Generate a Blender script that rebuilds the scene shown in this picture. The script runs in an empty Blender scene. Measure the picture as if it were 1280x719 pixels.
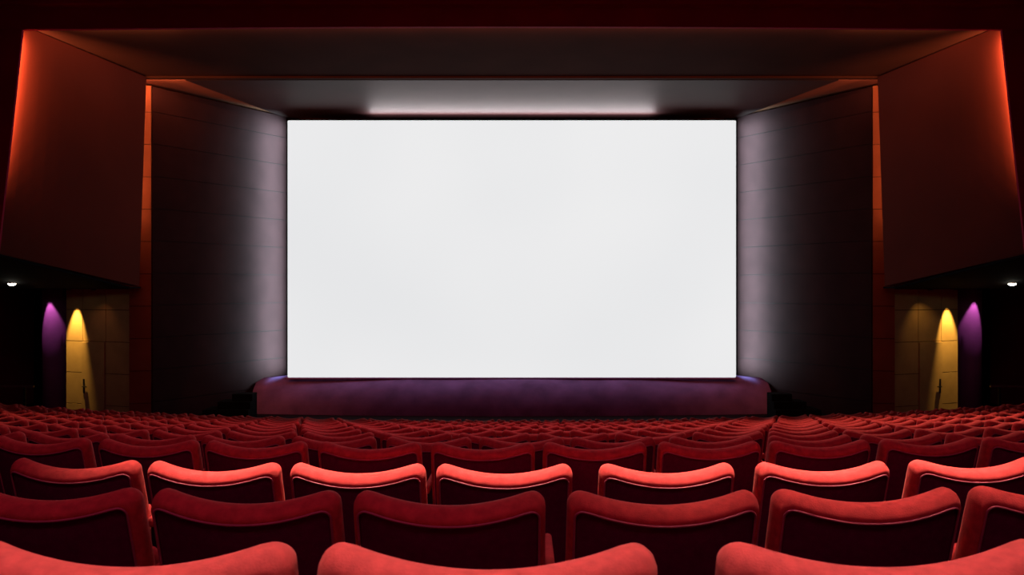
import bpy, bmesh, math, random
from mathutils import Vector, Matrix
random.seed(7)
S = bpy.context.scene
COL = S.collection
E = 1.22                                    # eye height above the floor of the nearest row
F = 1040.0                                  # focal length in pixels of the 1280 px frame

# ---------------------------------------------------------------- camera, world, exposure
cd = bpy.data.cameras.new('camera'); cam = bpy.data.objects.new('camera', cd); COL.objects.link(cam)
cam.location = (0, 0, E); cam.rotation_euler = (math.pi/2, 0, 0)
cd.sensor_width = 36.0; cd.lens = 36.0*F/1280.0; cd.clip_start = 0.05; cd.clip_end = 100
cd.dof.use_dof = True; cd.dof.focus_distance = 4.5; cd.dof.aperture_fstop = 9.0
S.camera = cam
w = bpy.data.worlds.new('dark'); S.world = w; w.use_nodes = True
w.node_tree.nodes['Background'].inputs[0].default_value = (0, 0, 0, 1)
w.node_tree.nodes['Background'].inputs[1].default_value = 0
S.view_settings.view_transform = 'Standard'; S.view_settings.look = 'None'
S.view_settings.exposure = 0.0; S.view_settings.gamma = 1.0; S.view_settings.use_curve_mapping = False

# ---------------------------------------------------------------- light values (all lamps are inside the room)
def area_lamp(name, loc, look, sx, sy, power, color, spread=180, up=(0, 0, 1)):
    L = bpy.data.lights.new(name, 'AREA'); L.shape = 'RECTANGLE'; L.size = sx; L.size_y = sy
    L.energy = power; L.color = color; L.spread = math.radians(spread)
    o = bpy.data.objects.new(name, L); COL.objects.link(o)
    z = -(Vector(look).normalized()); u = Vector(up)
    x = u.cross(z).normalized(); y = z.cross(x)
    o.matrix_world = Matrix(((x.x, y.x, z.x, loc[0]), (x.y, y.y, z.y, loc[1]), (x.z, y.z, z.z, loc[2]), (0, 0, 0, 1)))
    return o
def spot_lamp(name, loc, tgt, power, color, ang, blend=0.6, rad=0.03):
    L = bpy.data.lights.new(name, 'SPOT'); L.energy = power; L.color = color
    L.spot_size = math.radians(ang); L.spot_blend = blend; L.shadow_soft_size = rad
    o = bpy.data.objects.new(name, L); COL.objects.link(o); o.location = loc
    o.rotation_euler = (Vector(tgt)-Vector(loc)).to_track_quat('-Z', 'Y').to_euler()
    return o
ORANGE = (1.0, 0.36, 0.13)
SCREEN_STRENGTH = 0.83
HALL_Z = E + 6.2
# slot lights in the hall ceiling: (x, depth, length, width, power, spread, colour)
# (x, depth, length, width, power, spread, colour, tilt towards the rear, place)
SLOTS = [(0.25, 1.15, 3.0, 0.10, 8.5, 14, (1, .92, .84), 0, 'nearest to the front row'), (0.3, 3.10, 3.4, 0.10, 21, 8, (1, .74, .60), 0, 'over the third row of chairs'),
         (6.0, 13.0, 4.6, .6, 110, 60, (1, .60, .42), .6, 'over the right far chairs'), (-7.4, 13.0, 2.6, .6, 36, 60, (1, .5, .36), .6, 'over the left far chairs'),
         (0, 13.2, 7.0, .6, 75, 70, (1, .34, .40), .7, 'over the middle far chairs'), (1.75, 2.15, 2.6, 0.1, 4.6, 11, (1, .70, .58), 0, 'over the second row of chairs')]

# ---------------------------------------------------------------- materials
def mat(name, col, rough=0.8, var=0.0, scale=6.0, bump=0.0, bscale=60.0, spec=0.2, sheen=0.0, metal=0.0, col2=None):
    m = bpy.data.materials.new(name); m.use_nodes = True; nt = m.node_tree; b = nt.nodes['Principled BSDF']
    b.inputs['Roughness'].default_value = rough; b.inputs['Specular IOR Level'].default_value = spec
    b.inputs['Metallic'].default_value = metal
    if sheen:
        b.inputs['Sheen Weight'].default_value = sheen; b.inputs['Sheen Roughness'].default_value = 0.5
        b.inputs['Sheen Tint'].default_value = (1, .35, .3, 1)
    tc = nt.nodes.new('ShaderNodeTexCoord')
    n = nt.nodes.new('ShaderNodeTexNoise'); n.inputs['Scale'].default_value = scale; n.inputs['Detail'].default_value = 5
    nt.links.new(tc.outputs['Object'], n.inputs['Vector'])
    r = nt.nodes.new('ShaderNodeValToRGB'); c2 = col2 or tuple(min(1, c*(1+var)) for c in col)
    r.color_ramp.elements[0].position = .3; r.color_ramp.elements[1].position = .7
    r.color_ramp.elements[0].color = tuple(c*(1-var) for c in col)+(1,); r.color_ramp.elements[1].color = tuple(c2)+(1,)
    nt.links.new(n.outputs['Fac'], r.inputs['Fac']); nt.links.new(r.outputs['Color'], b.inputs['Base Color'])
    if bump:
        n2 = nt.nodes.new('ShaderNodeTexNoise'); n2.inputs['Scale'].default_value = bscale; n2.inputs['Detail'].default_value = 4
        nt.links.new(tc.outputs['Object'], n2.inputs['Vector'])
        bp = nt.nodes.new('ShaderNodeBump'); bp.inputs['Strength'].default_value = bump; bp.inputs['Distance'].default_value = 0.01
        nt.links.new(n2.outputs['Fac'], bp.inputs['Height']); nt.links.new(bp.outputs['Normal'], b.inputs['Normal'])
    return m
def emat(name, col, strength):
    m = bpy.data.materials.new(name); m.use_nodes = True; nt = m.node_tree; b = nt.nodes['Principled BSDF']
    b.inputs['Base Color'].default_value = (0.02, .02, .02, 1)
    b.inputs['Emission Color'].default_value = tuple(col)+(1,); b.inputs['Emission Strength'].default_value = strength
    return m
M = {}
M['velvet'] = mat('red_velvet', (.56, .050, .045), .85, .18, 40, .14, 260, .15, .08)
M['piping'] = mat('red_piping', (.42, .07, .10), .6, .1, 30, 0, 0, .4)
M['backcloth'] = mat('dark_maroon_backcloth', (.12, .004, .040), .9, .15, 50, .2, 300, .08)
M['seat_black'] = mat('black_metal', (.012, .010, .012), .5, .1, 10, 0, 0, .3)
M['carpet'] = mat('dark_carpet', (.018, .006, .009), .95, .3, 20, .4, 120, .05)
M['maroon'] = mat('maroon_paint', (.30, .008, .040), .85, .12, 1.5, .05, 40, .1)
M['panel'] = mat('red_panel_paint', (.088, .014, .009), .85, .10, .8, .06, 30, .1)
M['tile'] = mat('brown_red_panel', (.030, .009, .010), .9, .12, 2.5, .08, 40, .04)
M['edge'] = mat('cove_lit_panel', (.30, .09, .05), .8, .12, 2.5, .08, 40, .12)  # wall end raised in colour: part of the cove glow is painted in
M['tilegap'] = mat('dark_joint', (.02, .01, .01), .9)
M['soffit'] = mat('dark_soffit_paint', (.050, .020, .020), .6, .12, 1.2, .05, 30, .12)
M['soffit_front'] = mat('brown_soffit_paint', (.05, .016, .012), .9, .12, 1.2, .05, 30, .04)
M['cove'] = mat('cove_lit_paint', (.22, .06, .035), .85, .08, 1.0, .04, 30, .1)  # ceiling beside the dark slab: orange cove glow partly put into this colour
M['black'] = mat('black_paint', (.004, .003, .004), .9, .1, 5, 0, 0, .05)
M['ochre'] = mat('ochre_wall_panel', (.50, .36, .16), .75, .10, 3, .06, 40, .15)
M['purple'] = mat('purple_plaster', (.30, .10, .32), .8, .1, 3, .05, 30, .15)
M['apron'] = mat('purple_stage_cloth', (.25, .10, .31), .9, .25, 2.2, .15, 12, .1)
M['mask'] = mat('grey_violet_masking', (.10, .08, .13), .8, .1, 4)
M['metal'] = mat('brushed_metal', (.35, .3, .28), .4, .1, 20, 0, 0, .5, 0, 1)
M['lamp'] = emat('lamp_glass', (1, .92, .75), 30.0)
M['cove_lamp'] = emat('cove_lamp_glass', ORANGE, 1.0)
# the lit picture on the screen
ms = bpy.data.materials.new('projected_white'); ms.use_nodes = True; nt = ms.node_tree
for n in list(nt.nodes): nt.nodes.remove(n)
out = nt.nodes.new('ShaderNodeOutputMaterial'); em = nt.nodes.new('ShaderNodeEmission')
tc = nt.nodes.new('ShaderNodeTexCoord'); no = nt.nodes.new('ShaderNodeTexNoise'); no.inputs['Scale'].default_value = .16; no.inputs['Detail'].default_value = 1.5
rp = nt.nodes.new('ShaderNodeValToRGB'); rp.color_ramp.elements[0].position = .35; rp.color_ramp.elements[1].position = .68
rp.color_ramp.elements[0].color = (.955, .96, .975, 1); rp.color_ramp.elements[1].color = (1.04, 1.035, 1.04, 1)
nt.links.new(tc.outputs['Object'], no.inputs['Vector']); nt.links.new(no.outputs['Fac'], rp.inputs['Fac'])
nt.links.new(rp.outputs['Color'], em.inputs['Color']); em.inputs['Strength'].default_value = SCREEN_STRENGTH
nt.links.new(em.outputs[0], out.inputs[0]); M['screen'] = ms

# ---------------------------------------------------------------- helpers
def P(px, py, d):                            # a measured direction at distance d from the eye point -> world point
    return Vector(((px-640)/F*d, d, E-(py-359.5)/F*d))
def link(name, me, m, parent=None, smooth=False):
    if m and not me.materials: me.materials.append(m)
    o = bpy.data.objects.new(name, me); COL.objects.link(o)
    if parent: o.parent = parent
    if smooth:
        for p in me.polygons: p.use_smooth = True
    return o
def mesh(name, vs, fs):
    me = bpy.data.meshes.new(name); me.from_pydata([tuple(v) for v in vs], [], fs); me.update()
    bm = bmesh.new(); bm.from_mesh(me); bmesh.ops.recalc_face_normals(bm, faces=bm.faces[:]); bm.to_mesh(me); bm.free()
    return me
def prism(pts, vec):                         # polygon extruded along vec
    n = len(pts); pts = [Vector(p) for p in pts]; v = Vector(vec)
    vs = pts+[p+v for p in pts]
    fs = [tuple(range(n)), tuple(range(2*n-1, n-1, -1))]+[(i, (i+1) % n, n+(i+1) % n, n+i) for i in range(n)]
    return vs, fs
def join(*parts):
    V, Fs = [], []
    for vs, fs in parts:
        k = len(V); V += list(vs); Fs += [tuple(i+k for i in f) for f in fs]
    return V, Fs
def box(a, b):
    return prism([(a[0], a[1], a[2]), (b[0], a[1], a[2]), (b[0], b[1], a[2]), (a[0], b[1], a[2])], (0, 0, b[2]-a[2]))
def bev(me, w_, seg=2):
    bm = bmesh.new(); bm.from_mesh(me)
    bmesh.ops.bevel(bm, geom=bm.edges[:], offset=w_, segments=seg, profile=.5, affect='EDGES'); bm.to_mesh(me); bm.free(); return me
def struct(name, vf, m, parent=None):
    o = link(name, mesh(name, *vf), m, parent)
    if not parent: o['kind'] = 'structure'
    return o
def thing(name, label, cat, loc, group=None, rz=0):
    o = bpy.data.objects.new(name, None); COL.objects.link(o); o.empty_display_size = .1
    o.location = loc; o.rotation_euler = (0, 0, rz); o['label'] = label; o['category'] = cat
    if group: o['group'] = group
    return o
def tag(o, label, cat, group=None):
    o['label'] = label; o['category'] = cat
    if group: o['group'] = group
    return o
Z = lambda z: E+z

# ---------------------------------------------------------------- rows of seats: depth, drop of the seat tops below the eye, radius
ROWS = [(1.18, .380, 15), (2.12, .532, 15), (3.00, .648, 16), (3.95, .745, 20), (4.82, .876, 24)]
for k in range(10): ROWS.append((4.82+.9*(k+1), .876+.1324*(k+1), 24))
SEAT_TOP = .86
PITCH = .545
row_z = [E-h-SEAT_TOP for d, h, R in ROWS]
FLOOR_Z = row_z[-1]

# floor: one shallow curved terrace per row, flat in front of the stage
xs = [-13.5+27*i/36 for i in range(37)]
bounds = [(-5.0, 1e9)]
for k in range(len(ROWS)):
    d, h, R = ROWS[k]; bounds.append((d+.50, R) if k < len(ROWS)-1 else (24.0, 1e9))
vs, fs = [], []
def strip(fa, fb):
    k = len(vs)
    for x in xs: vs.append(fa(x)); vs.append(fb(x))
    for i in range(len(xs)-1): fs.append((k+2*i, k+2*i+2, k+2*i+3, k+2*i+1))
for k in range(len(ROWS)):
    (a, Ra), (b, Rb) = bounds[k], bounds[k+1]; z = row_z[k]
    strip(lambda x: (x, a+x*x/2/Ra, z), lambda x: (x, b+x*x/2/Rb, z))
    if k < len(ROWS)-1:
        z2 = row_z[k+1]; strip(lambda x: (x, b+x*x/2/Rb, z), lambda x: (x, b+x*x/2/Rb, z2))
me = bpy.data.meshes.new('floor'); me.from_pydata(vs, [], fs); me.update()
fl = link('floor', me, M['carpet']); fl['kind'] = 'structure'

# hall shell
struct('wall_left', box((-13.0, -4.5, Z(-4.2)), (-12.7, 22.4, HALL_Z)), M['maroon'])
struct('wall_right', box((12.7, -4.5, Z(-4.2)), (13.0, 22.4, HALL_Z)), M['maroon'])
struct('wall_rear', box((-13.0, -4.8, Z(-1.6)), (13.0, -4.5, HALL_Z)), M['maroon'])
struct('wall_back', box((-13.0, 22.1, Z(-4.2)), (13.0, 22.4, HALL_Z)), M['black'])
struct('ceiling', box((-13.0, -4.8, HALL_Z), (13.0, 22.4, HALL_Z+.2)), M['maroon'])

# ---------------------------------------------------------------- first arch: header with mouldings and two side piers
def header(name, prof_y0, prof_y1, z0c, z0e, z1, m):
    pts = []
    n = 16
    for i in range(n+1):
        x = -13+26*i/n; t = min(1, abs(x)/8.5)
        pts.append((x, prof_y0, Z(z0c+(z0e-z0c)*t*t)))
    pts += [(13, prof_y0, z1), (-13, prof_y0, z1)]
    return struct(name, prism(pts, (0, prof_y1-prof_y0, 0)), m)
header('trim_1', 14.22, 14.30, 4.46, 4.41, Z(5.4), M['maroon'])
h2 = box((-13, 14.02, Z(4.78)), (13, 14.215, Z(4.86))); struct('trim_2', h2, M['maroon'])
struct('trim_3', box((-13, 13.90, Z(4.90)), (13, 14.215, Z(6.19))), M['maroon'])
struct('trim_4', box((-13, 14.12, Z(4.865)), (13, 14.215, Z(4.895))), M['black'])
for sx, side in ((-1, 'left'), (1, 'right')):
    X = lambda v: (sx*v[0], v[1], v[2])
    # pier beside the opening: its inner edge leans out towards the bottom
    pts = [(-8.39, 14.25, Z(4.43)), (-8.80, 14.25, Z(.60)), (-12.7, 14.25, Z(.60)), (-12.7, 14.25, Z(4.43))]
    struct('wall_pier_'+side, prism([X(p) for p in pts], (0, .05, 0)), M['maroon'])
    # big canted panel behind it
    A, B, C_, D = (-8.82, 14.55, Z(4.62)), (-7.87, 17.5, Z(4.43)), (-8.02, 17.5, Z(.03)), (-9.20, 14.55, Z(.60))
    n = 12; vs, fs = [], []; A, B, C_, D = [Vector(X(p)) for p in (A, B, C_, D)]
    for layer in (Vector((0, 0, 0)), Vector((sx*.18, .0, 0))):
        for j in range(n+1):
            for i in range(n+1):
                a, b = i/n, j/n; vs.append((A*(1-a)+B*a)*(1-b)+(D*(1-a)+C_*a)*b+layer)
    m_ = (n+1)**2
    for j in range(n):
        for i in range(n):
            q = (j*(n+1)+i, j*(n+1)+i+1, (j+1)*(n+1)+i+1, (j+1)*(n+1)+i); fs += [q, tuple(k_+m_ for k_ in reversed(q))]
    rim = [i for i in range(n+1)]+[j*(n+1)+n for j in range(1, n+1)]+[n*(n+1)+i for i in range(n-1, -1, -1)]+[j*(n+1) for j in range(n-1, 0, -1)]
    fs += [(rim[i], rim[(i+1) % len(rim)], rim[(i+1) % len(rim)]+m_, rim[i]+m_) for i in range(len(rim))]
    struct('wall_canted_'+side, (vs, fs), M['panel'])
    # return behind the panel end
    pts = [(-7.90, 17.5, Z(4.43)), (-8.02, 17.5, Z(.03)), (-8.62, 17.5, Z(.03)), (-8.62, 17.5, Z(4.43))]
    struct('trim_return_'+side, prism([X(p) for p in pts], (0, .07, 0)), M['maroon'])
    # soffit beneath the panel
    pts = [(-8.0, 17.4, Z(.02)), (-8.82, 14.26, Z(.585)), (-12.7, 14.26, Z(.585)), (-12.7, 17.4, Z(.02))]
    struct('ceiling_soffit_'+side, prism([X(p) for p in pts], (0, 0, -.04)), M['black'])
    struct('ceiling_passage_'+side, prism([X(p) for p in [(-8.0, 17.4, Z(-.02)), (-12.7, 17.4, Z(-.02)), (-12.7, 22.1, Z(-.02)), (-8.28, 19.2, Z(-.02))]], (0, 0, .04)), M['black'])
# ceiling between the two arches, lip of the second arch, ceiling over the stage
struct('ceiling_front', prism([(-9.4, 14.45, Z(4.64)), (9.4, 14.45, Z(4.64)), (8.7, 17.5, Z(4.45)), (-8.7, 17.5, Z(4.45))], (0, 0, .1)), M['soffit_front'])
struct('trim_5', box((-8.7, 17.50, Z(4.405)), (8.7, 17.62, Z(4.9))), M['soffit_front'])
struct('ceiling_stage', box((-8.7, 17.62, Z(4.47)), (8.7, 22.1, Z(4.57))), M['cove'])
struct('ceiling_panel', prism([(-6.93, 17.66, Z(4.40)), (6.93, 17.66, Z(4.40)), (5.86, 21.6, Z(4.40)), (-5.86, 21.6, Z(4.40))], (0, 0, .069)), M['soffit'])

# ---------------------------------------------------------------- stage side walls, built from panel courses
COURSE = .71
def coursed(name, side_s, p0, p1, z0, z1, zline, m, cols=1, proud=.02, gap=.014):
    """wall from plan point p0 to p1 with a child mesh per panel"""
    p0 = Vector((side_s*p0[0], p0[1], 0)); p1 = Vector((side_s*p1[0], p1[1], 0))
    t = (p1-p0).normalized(); n = Vector((t.y, -t.x, 0))
    if n.y > 0: n = -n
    if abs(n.y) < .05 or True:
        if n.dot(Vector((0, 0, 0))-p0) < 0: n = -n
    L = (p1-p0).length
    u = Vector((0, 0, 1))
    wall = struct(name, prism([p0+u*z0, p1+u*z0, p1+u*z1, p0+u*z1], -n*.12), M['tilegap'])
    zs = [z0]; k = math.ceil((z0-zline)/COURSE+.2); z = zline+k*COURSE
    while z < z1-.1: zs.append(z); z += COURSE
    zs.append(z1)
    edges = cols if isinstance(cols, list) else [i/cols for i in range(cols+1)]
    for a, b in zip(zs[:-1], zs[1:]):
        for c0, c1 in zip(edges[:-1], edges[1:]):
            q0 = p0+t*(L*c0+gap/2*(c0 > 0)); q1 = p0+t*(L*c1-gap/2*(c1 < 1)); pr = proud+random.uniform(-.002, .003)
            vf = prism([q0+u*(a+gap/2), q1+u*(a+gap/2), q1+u*(b-gap/2), q0+u*(b-gap/2)], n*pr)
            link('panel', mesh('panel', *vf), m, wall)
    return wall
for sx, side in ((-1, 'left'), (1, 'right')):
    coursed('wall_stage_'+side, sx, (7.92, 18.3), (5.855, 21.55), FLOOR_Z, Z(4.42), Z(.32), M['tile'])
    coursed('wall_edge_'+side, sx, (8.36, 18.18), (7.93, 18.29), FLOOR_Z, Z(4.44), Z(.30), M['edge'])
    coursed('wall_passage_'+side, sx, (10.16, 19.0), (8.37, 18.3), FLOOR_Z, Z(-.03), Z(-1.21), M['ochre'], cols=[0, .26, .62, 1])

# doors in the passage walls
for n_, (sx, side) in enumerate(((-1, 'left'), (1, 'right')), 1):
    a = Vector((sx*10.16, 19.0, 0)); b = Vector((sx*8.37, 18.3, 0)); t = (b-a).normalized(); nn = Vector((t.y, -t.x, 0))
    if nn.y > 0: nn = -nn
    L = (b-a).length; q0 = a+t*(L*.265)+nn*.024; q1 = a+t*(L*.615)+nn*.024
    zb, zt = FLOOR_Z+.01, Z(-1.225)
    d_ = struct('door_%d' % n_, prism([q0+Vector((0, 0, zb)), q1+Vector((0, 0, zb)), q1+Vector((0, 0, zt)), q0+Vector((0, 0, zt))], nn*.03), M['ochre'])
    hp = q0+t*.05+nn*.03; zc = Z(-2.22)
    vf = join(prism([hp+Vector((0, 0, zc-.16)), hp+t*.04+Vector((0, 0, zc-.16)), hp+t*.04+Vector((0, 0, zc+.16)), hp+Vector((0, 0, zc+.16))], nn*.012),
              prism([hp+t*.012+nn*.012+Vector((0, 0, zc-.02)), hp+t*.12+nn*.012+Vector((0, 0, zc-.02)), hp+t*.12+nn*.012+Vector((0, 0, zc)), hp+t*.012+nn*.012+Vector((0, 0, zc))], nn*.04))
    link('door_handle', mesh('door_handle', *vf), M['seat_black'], d_)

# rounded purple pilasters at the outer ends of the passage walls
for sx, side in ((-1, 'left'), (1, 'right')):
    cx, cy, r = sx*10.74, 19.62, .30
    base = [(cx+r*math.cos(a), cy+r*math.sin(a)) for a in [2*math.pi*i/28 for i in range(28)]]
    p = thing('pilaster', 'rounded purple pilaster beside the amber-lit wall on the far %s' % side, 'pilaster', (cx, cy, FLOOR_Z), 'purple pilasters by the passages')
    vf = prism([(x-cx, y-cy, .14) for x, y in base], (0, 0, Z(-.03)-FLOOR_Z-.15))
    link('shaft', mesh('shaft', *vf), M['purple'], p, True)
    r2 = r+.03
    vf = prism([(r2*math.cos(2*math.pi*i/28), r2*math.sin(2*math.pi*i/28), 0) for i in range(28)], (0, 0, .14))
    link('plinth', mesh('plinth', *vf), M['seat_black'], p)
    # handrail in the dark passage
    hr = thing('handrail', 'thin metal handrail in the dark passage on the far %s' % side, 'rail', (sx*11.5, 18.1, FLOOR_Z), 'handrails in the side passages')
    zr = Z(-2.13)-FLOOR_Z
    link('rail', mesh('rail', *box((-1.1, -.02, zr-.04), (1.1, .02, zr))), M['metal'], hr)
    for xx in (-.9, 0, .9): link('post', mesh('post', *box((xx-.02, -.018, 0), (xx+.02, .018, zr-.04))), M['seat_black'], hr)
    # small recessed downlight in the soffit
    zc = .145
    dl = thing('downlight', 'tiny bright white downlight in the black soffit at far %s' % side, 'light', (sx*-(-10.1), 16.8, Z(zc-.045)), 'small soffit downlights')
    seg = 20
    ring = [(.085*math.cos(2*math.pi*i/seg), .085*math.sin(2*math.pi*i/seg), 0) for i in range(seg)]
    link('ring', mesh('ring', *prism(ring, (0, 0, -.02))), M['metal'], dl)
    lens = []; lf = []
    for j, (rr, zz) in enumerate(((.07, -.02), (.066, -.04), (.045, -.055), (.02, -.06))):
        lens += [(rr*math.cos(2*math.pi*i/seg), rr*math.sin(2*math.pi*i/seg), zz) for i in range(seg)]
        if j: lf += [((j-1)*seg+i, (j-1)*seg+(i+1) % seg, j*seg+(i+1) % seg, j*seg+i) for i in range(seg)]
    lf.append(tuple(range(3*seg, 4*seg)))
    link('lens', mesh('lens', lens, lf), M['lamp'], dl)
    dl.rotation_euler = (0, 0, 0)

# ---------------------------------------------------------------- lamps hidden in the coves and under the soffits
def cove(side, a, b, look, power, color, where):
    a = Vector(a); b = Vector(b); mid = (a+b)/2; L = (b-a).length; ax = (b-a).normalized(); look = Vector(look); look = (look-ax*look.dot(ax)).normalized()
    r = thing('cove_light', 'hidden warm cove light strip '+where, 'light', mid, 'hidden cove light strips')
    s = look.cross(ax).normalized(); back = mid-look*.012
    q = [-ax*L/2-s*.02, ax*L/2-s*.02, ax*L/2+s*.02, -ax*L/2+s*.02]
    link('housing', mesh('housing', *prism([v-look*.04 for v in q], look*.03)), M['seat_black'], r)
    o = area_lamp('lamp', (0, 0, 0), look, .03, L, power, color, 170, up=ax)
    mw = o.matrix_world.copy(); o.parent = r; o.matrix_basis = mw
for sx, side, k1, k2, k3 in ((-1, 'left', 1.0, 1.0, 1.0), (1, 'right', .8, .45, .3)):
    cove(side, (sx*9.03, 14.48, Z(1.0)), (sx*8.62, 14.48, Z(4.40)), (sx*.55, .83, .0), 390*k1, ORANGE, 'behind the %s pier' % side)
    cove(side, (sx*8.36, 17.62, Z(1.5)), (sx*8.36, 17.62, Z(4.2)), (0, 1, 0), 17*(1 if sx < 0 else .8), ORANGE, 'behind the %s end of the second arch' % side)
    cove(side, (sx*7.9, 17.70, Z(4.445)), (sx*7.0, 17.70, Z(4.445)), (0, 1, .15), 20*k3, ORANGE, 'over the %s stage wall' % side)
    cove(side, (sx*7.9, 14.52, Z(4.575)), (sx*6.0, 14.52, Z(4.575)), (sx*-.25, 1, .35), 36*k1, (1, .42, .17), 'above the %s corner of the first arch' % side)
cove('mid', (-6.1, 14.52, Z(4.575)), (6.1, 14.52, Z(4.575)), (0, 1, .35), 85, (1, .34, .15), 'above the middle of the first arch')

AMBER = (1.0, .55, .13)
for sx, side in ((-1, 'left'), (1, 'right')):
    s1 = spot_lamp('lamp', (0, 0, 0), (0, 0, -1), 1, AMBER, 10)
    def soffit_spot(x, y, tx, ty, tz, power, color, ang, blend, lab):
        r = thing('soffit_spotlight', lab, 'light', (sx*x, y, Z(-.06)), 'spotlights under the soffits')
        seg = 14
        ringp = [(.05*math.cos(2*math.pi*i/seg), .05*math.sin(2*math.pi*i/seg), -.0) for i in range(seg)]
        link('housing', mesh('housing', *prism(ringp, (0, 0, .02))), M['seat_black'], r)
        o = spot_lamp('lamp', (0, 0, -.015), (sx*(tx-x), ty-y, tz), power, color, ang, blend, .02); o.parent = r
    bpy.data.objects.remove(s1)
    soffit_spot(9.93, 18.62, 9.86, 18.95, -1.5, 380, AMBER, 38, .7, 'small amber spotlight above the lit wall on the far %s' % side)
    soffit_spot(10.76, 19.16, 10.68, 19.32, -.9, 26, (1, .42, .72), 40, .5, 'small violet spotlight above the purple pilaster on the far %s' % side)
    if sx > 0: soffit_spot(9.1, 18.1, 9.3, 18.7, -1.6, 9, (1, .5, .12), 85, 1.0, 'dim amber spotlight above the right passage door')
    else: soffit_spot(9.1, 18.1, 9.3, 18.7, -1.6, 2.5, (1, .35, .15), 85, 1.0, 'dim reddish spotlight above the left passage door')

# ---------------------------------------------------------------- the screen
sc = thing('cinema_screen', 'huge blank white glowing cinema screen above the purple stage front', 'screen', (0, 20.6, Z(-2.25)))
xl, xr = (359.5-640)/F*20.6, (920-640)/F*20.6
zb, zt = -(472-359.5)/F*20.6, -(150.5-359.5)/F*20.6; z0 = -2.25
def roundrect(x0, x1, za, zb_, r, y, n=5):
    pts = []
    for cx_, cz_, a0 in ((x1-r, zb_-r, 0), (x0+r, zb_-r, 90), (x0+r, za+r, 180), (x1-r, za+r, 270)):
        for i in range(n+1):
            a = math.radians(a0+90*i/n); pts.append((cx_+r*math.cos(a), y, cz_+r*math.sin(a)))
    return pts
link('screen_surface', mesh('screen_surface', *prism(roundrect(xl, xr, zb-z0, zt-z0, .03, 0), (0, .02, 0))), M['screen'], sc)
link('screen_frame', mesh('screen_frame', *prism(roundrect(xl-.006, xr+.006, zb-z0-.01, zt-z0+.006, .03, .03), (0, .80, 0))), M['mask'], sc)
for sg in (-1, 1):                             # unseen added lamps on the box sides, imitating the screen's lens glow on the walls
    o = area_lamp('added_glow_lamp', (0, 0, 0), (sg, -.0, 0), .7, 6.4, 330, (.42, .92, 1.0), 96)
    mw = o.matrix_world.copy(); mw.translation = Vector(((xr+.03) if sg > 0 else (xl-.03), .46, 3.3)); o.parent = sc; o.matrix_basis = mw
o = area_lamp('added_glow_lamp', (0, 0, 0), (0, -1, .25), 7.2, .07, 75, (1, .90, .92), 170, up=(0, 0, 1))  # added lamp behind the top rim, for lens glow on the ceiling
mw = o.matrix_world.copy(); mw.translation = Vector((0, .56, zt-z0+.055)); o.parent = sc; o.matrix_basis = mw
o = area_lamp('added_glow_lamp', (0, 0, 0), (0, 0, 1), 7.2, .7, 16, (1, .93, .95), 110, up=(0, 1, 0))  # another added glow lamp, upward, for the ceiling just above the screen
mw = o.matrix_world.copy(); mw.translation = Vector((0, .42, zt-z0+.025)); o.parent = sc; o.matrix_basis = mw

# stage: sloping cloth-covered apron, ledge, and dark wings
def apron():
    n = 40; vs, fs = [], []
    prof = [(20.55, -2.262), (20.46, -2.28), (20.22, -2.37), (20.02, -2.50), (19.88, -2.66), (19.78, -2.86), (19.74, FLOOR_Z-E)]
    wx = lambda y: min(1, (7.92-(y-18.3)*.6123-.10)/6.35)
    for i in range(n+1):
        x = -6.35+12.7*i/n; s = (x/6.35)**2*.55
        for j, (y, z) in enumerate(prof):
            yy = y+s*.75; vs.append((x*wx(yy), yy, Z(z)+.012*math.sin(x*2.1+j)*(0 < j < 6)))
    m_ = len(prof)
    for i in range(n):
        for j in range(m_-1): fs.append((i*m_+j, (i+1)*m_+j, (i+1)*m_+j+1, i*m_+j+1))
    k = len(vs)
    for i in range(n+1):
        x = (-6.35+12.7*i/n)*wx(21.5); vs.append((x, 21.5, Z(-2.262))); vs.append((x, 21.5, FLOOR_Z))
    for i in range(n):
        fs.append((i*m_, k+2*i, k+2*i+2, (i+1)*m_)); fs.append((k+2*i, k+2*i+1, k+2*i+3, k+2*i+2))
    fs.append(tuple([j for j in range(m_)]+[k+1, k])); fs.append(tuple([n*m_+j for j in range(m_)]+[k+2*n+1, k+2*n]))
    return vs, fs
st = thing('stage', 'low stage with purple cloth front below the cinema screen', 'stage', (0, 0, 0))
link('stage_front', mesh('stage_front', *apron()), M['apron'], st, True)
link('ledge', mesh('ledge', *box((-5.6, 20.53, Z(-2.265)), (5.6, 20.62, Z(-2.235)))), M['purple'], st)
for sx, side in ((-1, 'left'), (1, 'right')):
    s = thing('stage_steps', 'black steps at the %s end of the purple stage' % side, 'steps', (sx*6.75, 18.9, FLOOR_Z), 'steps at the stage ends')
    for i in range(4):
        x0, x1 = sx*(-.85), sx*(.45-.28*i); link('step', mesh('step', *box((min(x0, x1), -.3+.15*i-.15, .16*i), (max(x0, x1), .35, .16*i+.157))), M['black'], s)

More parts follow.
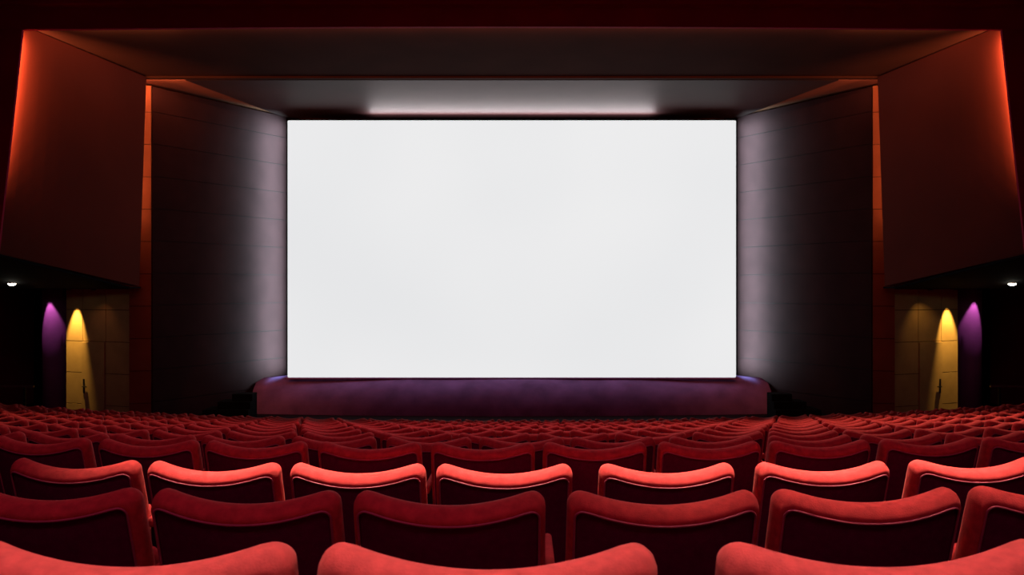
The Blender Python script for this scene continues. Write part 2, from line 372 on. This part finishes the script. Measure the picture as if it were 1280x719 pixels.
# ---------------------------------------------------------------- slot lights in the hall ceiling
for i, (x, d, L, W, p, sp, c, tl, where) in enumerate(SLOTS):
    r = thing('ceiling_slot_light', 'long slot light in the hall ceiling '+where, 'light', (x, d, HALL_Z), 'ceiling slot lights')
    fr = join(box((-L/2-.05, -W/2-.05, -.03), (L/2+.05, -W/2, 0)), box((-L/2-.05, W/2, -.03), (L/2+.05, W/2+.05, 0)),
              box((-L/2-.05, -W/2, -.03), (-L/2, W/2, 0)), box((L/2, -W/2, -.03), (L/2+.05, W/2, 0)))
    link('frame', mesh('frame', *fr), M['seat_black'], r)
    o = area_lamp('lamp', (0, 0, 0), (0, -tl, -1), L, W, p, c, sp, up=(0, 1, 0))
    mw = o.matrix_world.copy(); mw.translation = Vector((0, 0, -.01-.35*tl*W)); o.parent = r; o.matrix_basis = mw
# dim fill light added behind the camera to lift the dark chair backs
r = thing('fill_light', 'dim rose fill light added in the ceiling behind the camera', 'light', (0, -2.2, HALL_Z))
link('frame', mesh('frame', *box((-4.1, -.8, -.02), (4.1, .8, 0))), M['seat_black'], r)
o = area_lamp('lamp', (0, 0, 0), (0, 0, -1), 8, 1.5, 135, (1, .26, .6), 180, up=(0, 1, 0))
mw = o.matrix_world.copy(); mw.translation = Vector((0, 0, -.03)); o.parent = r; o.matrix_basis = mw

# ---------------------------------------------------------------- cinema seat
HW = .25
def outline(inset, top_inset, N):
    """rounded outline in (u, v); top edge dips in the middle"""
    pts = []
    hw = HW-inset; r = max(.010, .036-inset*.9); v0 = .36+inset
    def top(u):
        a = min(1, abs(u)/(HW-.045)); return SEAT_TOP-top_inset-.034*(1-a**2.0)
    nt_ = N
    us = [-(hw-r)+2*(hw-r)*i/nt_ for i in range(nt_+1)]
    zt_ = top(hw-r)
    for i in range(7, 0, -1):
        a = math.radians(90+90*i/7); pts.append((-(hw-r)+r*math.cos(a), zt_-r+r*math.sin(a)))
    pts += [(u, top(u)) for u in us]
    for i in range(1, 8):
        a = math.radians(90-90*i/7); pts.append(((hw-r)+r*math.cos(a), zt_-r+r*math.sin(a)))
    taper = .0
    ns = 6
    zz = [zt_-r+(v0+.04-(zt_-r))*i/ns for i in range(1, ns+1)]
    pts += [(hw, z) for z in zz]
    pts += [(hw-.012, v0+.012), (hw-.04, v0)]
    pts += [(0.0, v0)]
    pts += [(-hw+.04, v0), (-hw+.012, v0+.012)]
    pts += [(-hw, z) for z in reversed(zz)]
    return pts
TILT = math.radians(17)
def place(u, v, dep):
    """(across, up the back, depth; + is towards the sitter) -> local coordinates"""
    y = dep+.045*(u/HW)**2
    z = v-SEAT_TOP
    zz = z*math.cos(TILT)+y*math.sin(TILT)*-0.0
    yy = -z*math.sin(TILT)+y
    return (u, yy, SEAT_TOP+zz*1.0+.0+dep*math.sin(TILT))
def shell(N, layers, cap):
    vs, fs = [], []
    loops = []
    for ins, tin, dep in layers:
        lp = outline(ins, tin, N); st_ = len(vs); vs += [place(u, v, dep) for u, v in lp]; loops.append((st_, len(lp), lp, dep))
    n = loops[0][1]
    for (a, _, _, _), (b, _, _, _) in zip(loops[:-1], loops[1:]):
        fs += [(a+i, a+(i+1) % n, b+(i+1) % n, b+i) for i in range(n)]
    if cap:                                   # close the last loop with shrinking rings, keeping the curved surface
        st_, _, lp, dep = loops[-1]; prev = st_
        cy = .60
        for f in (.66, .33):
            b = len(vs); vs += [place(u*f, cy+(v-cy)*f, dep) for u, v in lp]
            fs += [(prev+i, prev+(i+1) % n, b+(i+1) % n, b+i) for i in range(n)]; prev = b
        c = len(vs); vs.append(place(0, cy, dep)); fs += [(prev+i, prev+(i+1) % n, c) for i in range(n)]
    return vs, fs
def tube(path, r, seg=6, closed=False):
    vs, fs = [], []; n = len(path); path = [Vector(p) for p in path]
    for i, p in enumerate(path):
        a = path[(i-1) % n if closed else max(0, i-1)]; b = path[(i+1) % n if closed else min(n-1, i+1)]
        t = (b-a).normalized(); s = t.cross(Vector((0, 1, 0))); s = s.normalized() if s.length > 1e-4 else Vector((1, 0, 0)); q = s.cross(t).normalized()
        vs += [p+s*r*math.cos(2*math.pi*j/seg)+q*r*math.sin(2*math.pi*j/seg) for j in range(seg)]
    m_ = n if closed else n-1
    for i in range(m_):
        for j in range(seg):
            k = (i+1) % n
            fs.append((i*seg+j, i*seg+(j+1) % seg, k*seg+(j+1) % seg, k*seg+j))
    return vs, fs
def seat_meshes(N, tag_):
    R = {}
    # cushion that wraps over the top and the sides: from the front face round the edge to the back seam
    front = [(.017, .030, -.038), (.013, .023, -.040), (.006, .013, -.034), (.0015, .004, -.023), (0, 0, -.010), (.001, .001, .008), (.006, .007, .024), (.018, .020, .036), (.04, .045, .042)]
    R['backrest'] = (mesh('backrest'+tag_, *shell(N, front, True)), M['velvet'], True)
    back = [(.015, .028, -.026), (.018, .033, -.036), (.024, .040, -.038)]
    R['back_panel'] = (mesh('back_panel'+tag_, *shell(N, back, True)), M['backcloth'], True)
    lp = outline(.017, .0305, N); top_n = 7+N+1+7
    path = [place(u, v, -.041) for u, v in lp[:top_n+6]]
    path = [place(u, v, -.041) for u, v in reversed(lp[-6:])][::-1]+path
    R['piping'] = (mesh('piping'+tag_, *tube(path, .0035, 5)), M['piping'], True)
    # tip-up seat cushion, folded up in front of the backrest
    cu = mesh('seat'+tag_, *prism([(-.212, .17, .26), (.212, .17, .26), (.212, .14, .64), (-.212, .14, .64)], (0, .11, .02)))
    R['seat'] = (bev(cu, .035, 3), M['velvet'], True)
    ar = mesh('armrest'+tag_, *prism([(.2525, .10, .595), (.280, .10, .595), (.280, .10, .640), (.2525, .10, .640)], (0, .34, .0)))
    R['armrest'] = (bev(ar, .012, 3), M['velvet'], True)
    sp = mesh('support'+tag_, *join(prism([(.2565, .16, .0), (.2565, .36, .0), (.2565, .38, .60), (.2565, .12, .60)], (.020, 0, 0)), box((.2525, .10, 0), (.280, .42, .02))))
    R['support'] = (sp, M['seat_black'], False)
    for k, (me_, m_, sm) in R.items():
        me_.materials.append(m_)
        if sm:
            for p in me_.polygons: p.use_smooth = True
    return R
HI = seat_meshes(24, '_near'); LO = seat_meshes(10, '_far')
def proto(meshes):
    o = bpy.data.objects.new('theatre_chair', None); COL.objects.link(o); o.empty_display_size = .1; o['category'] = 'chair'
    o['group'] = 'red theatre chairs in curved rows'
    for k in ('backrest', 'back_panel', 'piping', 'seat', 'armrest', 'support'):
        c = bpy.data.objects.new(k, meshes[k][0]); COL.objects.link(c); c.parent = o
    return o
def dup(o):
    r = o.copy(); COL.objects.link(r)
    for ch in list(o.children):
        c = ch.copy(); COL.objects.link(c); c.parent = r
    return r
ONES = ['', 'first', 'second', 'third', 'fourth', 'fifth', 'sixth', 'seventh', 'eighth', 'ninth', 'tenth', 'eleventh', 'twelfth', 'thirteenth',
        'fourteenth', 'fifteenth', 'sixteenth', 'seventeenth', 'eighteenth', 'nineteenth', 'twentieth']
def ordw(n):
    if n <= 20: return ONES[n]
    t = {2: 'twenty', 3: 'thirty'}[n//10]
    return {20: 'twentieth', 30: 'thirtieth'}[n] if n % 10 == 0 else t+'-'+ONES[n % 10]
# seat centres measured for the nearest rows (picture columns), the rest continue at the seat pitch
MEAS = {0: [141, 608, 1126], 1: [57, 302, 560, 833, 1093], 2: [85, 261, 444, 630, 837, 1035, 1227],
        3: [45, 180, 316, 460, 603, 745, 890, 1030, 1168], 4: [300, 415, 535, 652, 767, 892, 1017, 1132], 5: [717]}
def solve(px, d, R):
    s = (px-640)/F; X = s*d
    for _ in range(20): X = s*(d+X*X/2/R)
    return X
def edge_px(X, d, R):
    return 640+F*X/(d+X*X/2/R)
pr_hi = proto(HI); pr_lo = proto(LO); used = set()
off = {6: .17, 7: -.06, 8: .24, 9: .05, 10: -.2, 11: .12, 12: -.12, 13: .2, 14: 0.0}
count = 0
TONE = ['bright salmon-red velvet', 'deep red velvet', 'brightly lit red velvet']
for k, (d, h, R) in enumerate(ROWS):
    Xs = sorted(solve(p, d, R) for p in MEAS[k]) if k in MEAS else [off[k]]
    mid_i = min(range(len(Xs)), key=lambda i: abs(Xs[i]))     # armrests need room between neighbours
    for i in range(mid_i+1, len(Xs)): Xs[i] = max(Xs[i], Xs[i-1]+.536)
    for i in range(mid_i-1, -1, -1): Xs[i] = min(Xs[i], Xs[i+1]-.536)
    while edge_px(Xs[0]-PITCH+HW, d, R) > 1: Xs.insert(0, Xs[0]-PITCH*math.cos(math.atan(Xs[0]/R)))
    while edge_px(Xs[-1]+PITCH-HW, d, R) < 1279: Xs.append(Xs[-1]+PITCH*math.cos(math.atan(Xs[-1]/R)))
    for i, X in enumerate(Xs):
        p = pr_hi if k < 5 else pr_lo
        if p in used: s = dup(p)
        else: s = p; used.add(p)
        jit = random.uniform(-1, 1)
        s.location = (X, d+X*X/2/R, row_z[k]); s.rotation_euler = (0, 0, math.atan(X/R)+math.radians(.5)*jit)
        tone = TONE[k] if k < 3 else 'red velvet'
        s['label'] = '%s theatre chair, %s row from the camera, %s from the left' % (tone, ordw(k+1), ordw(i+1))
        count += 1
print('seats', count)
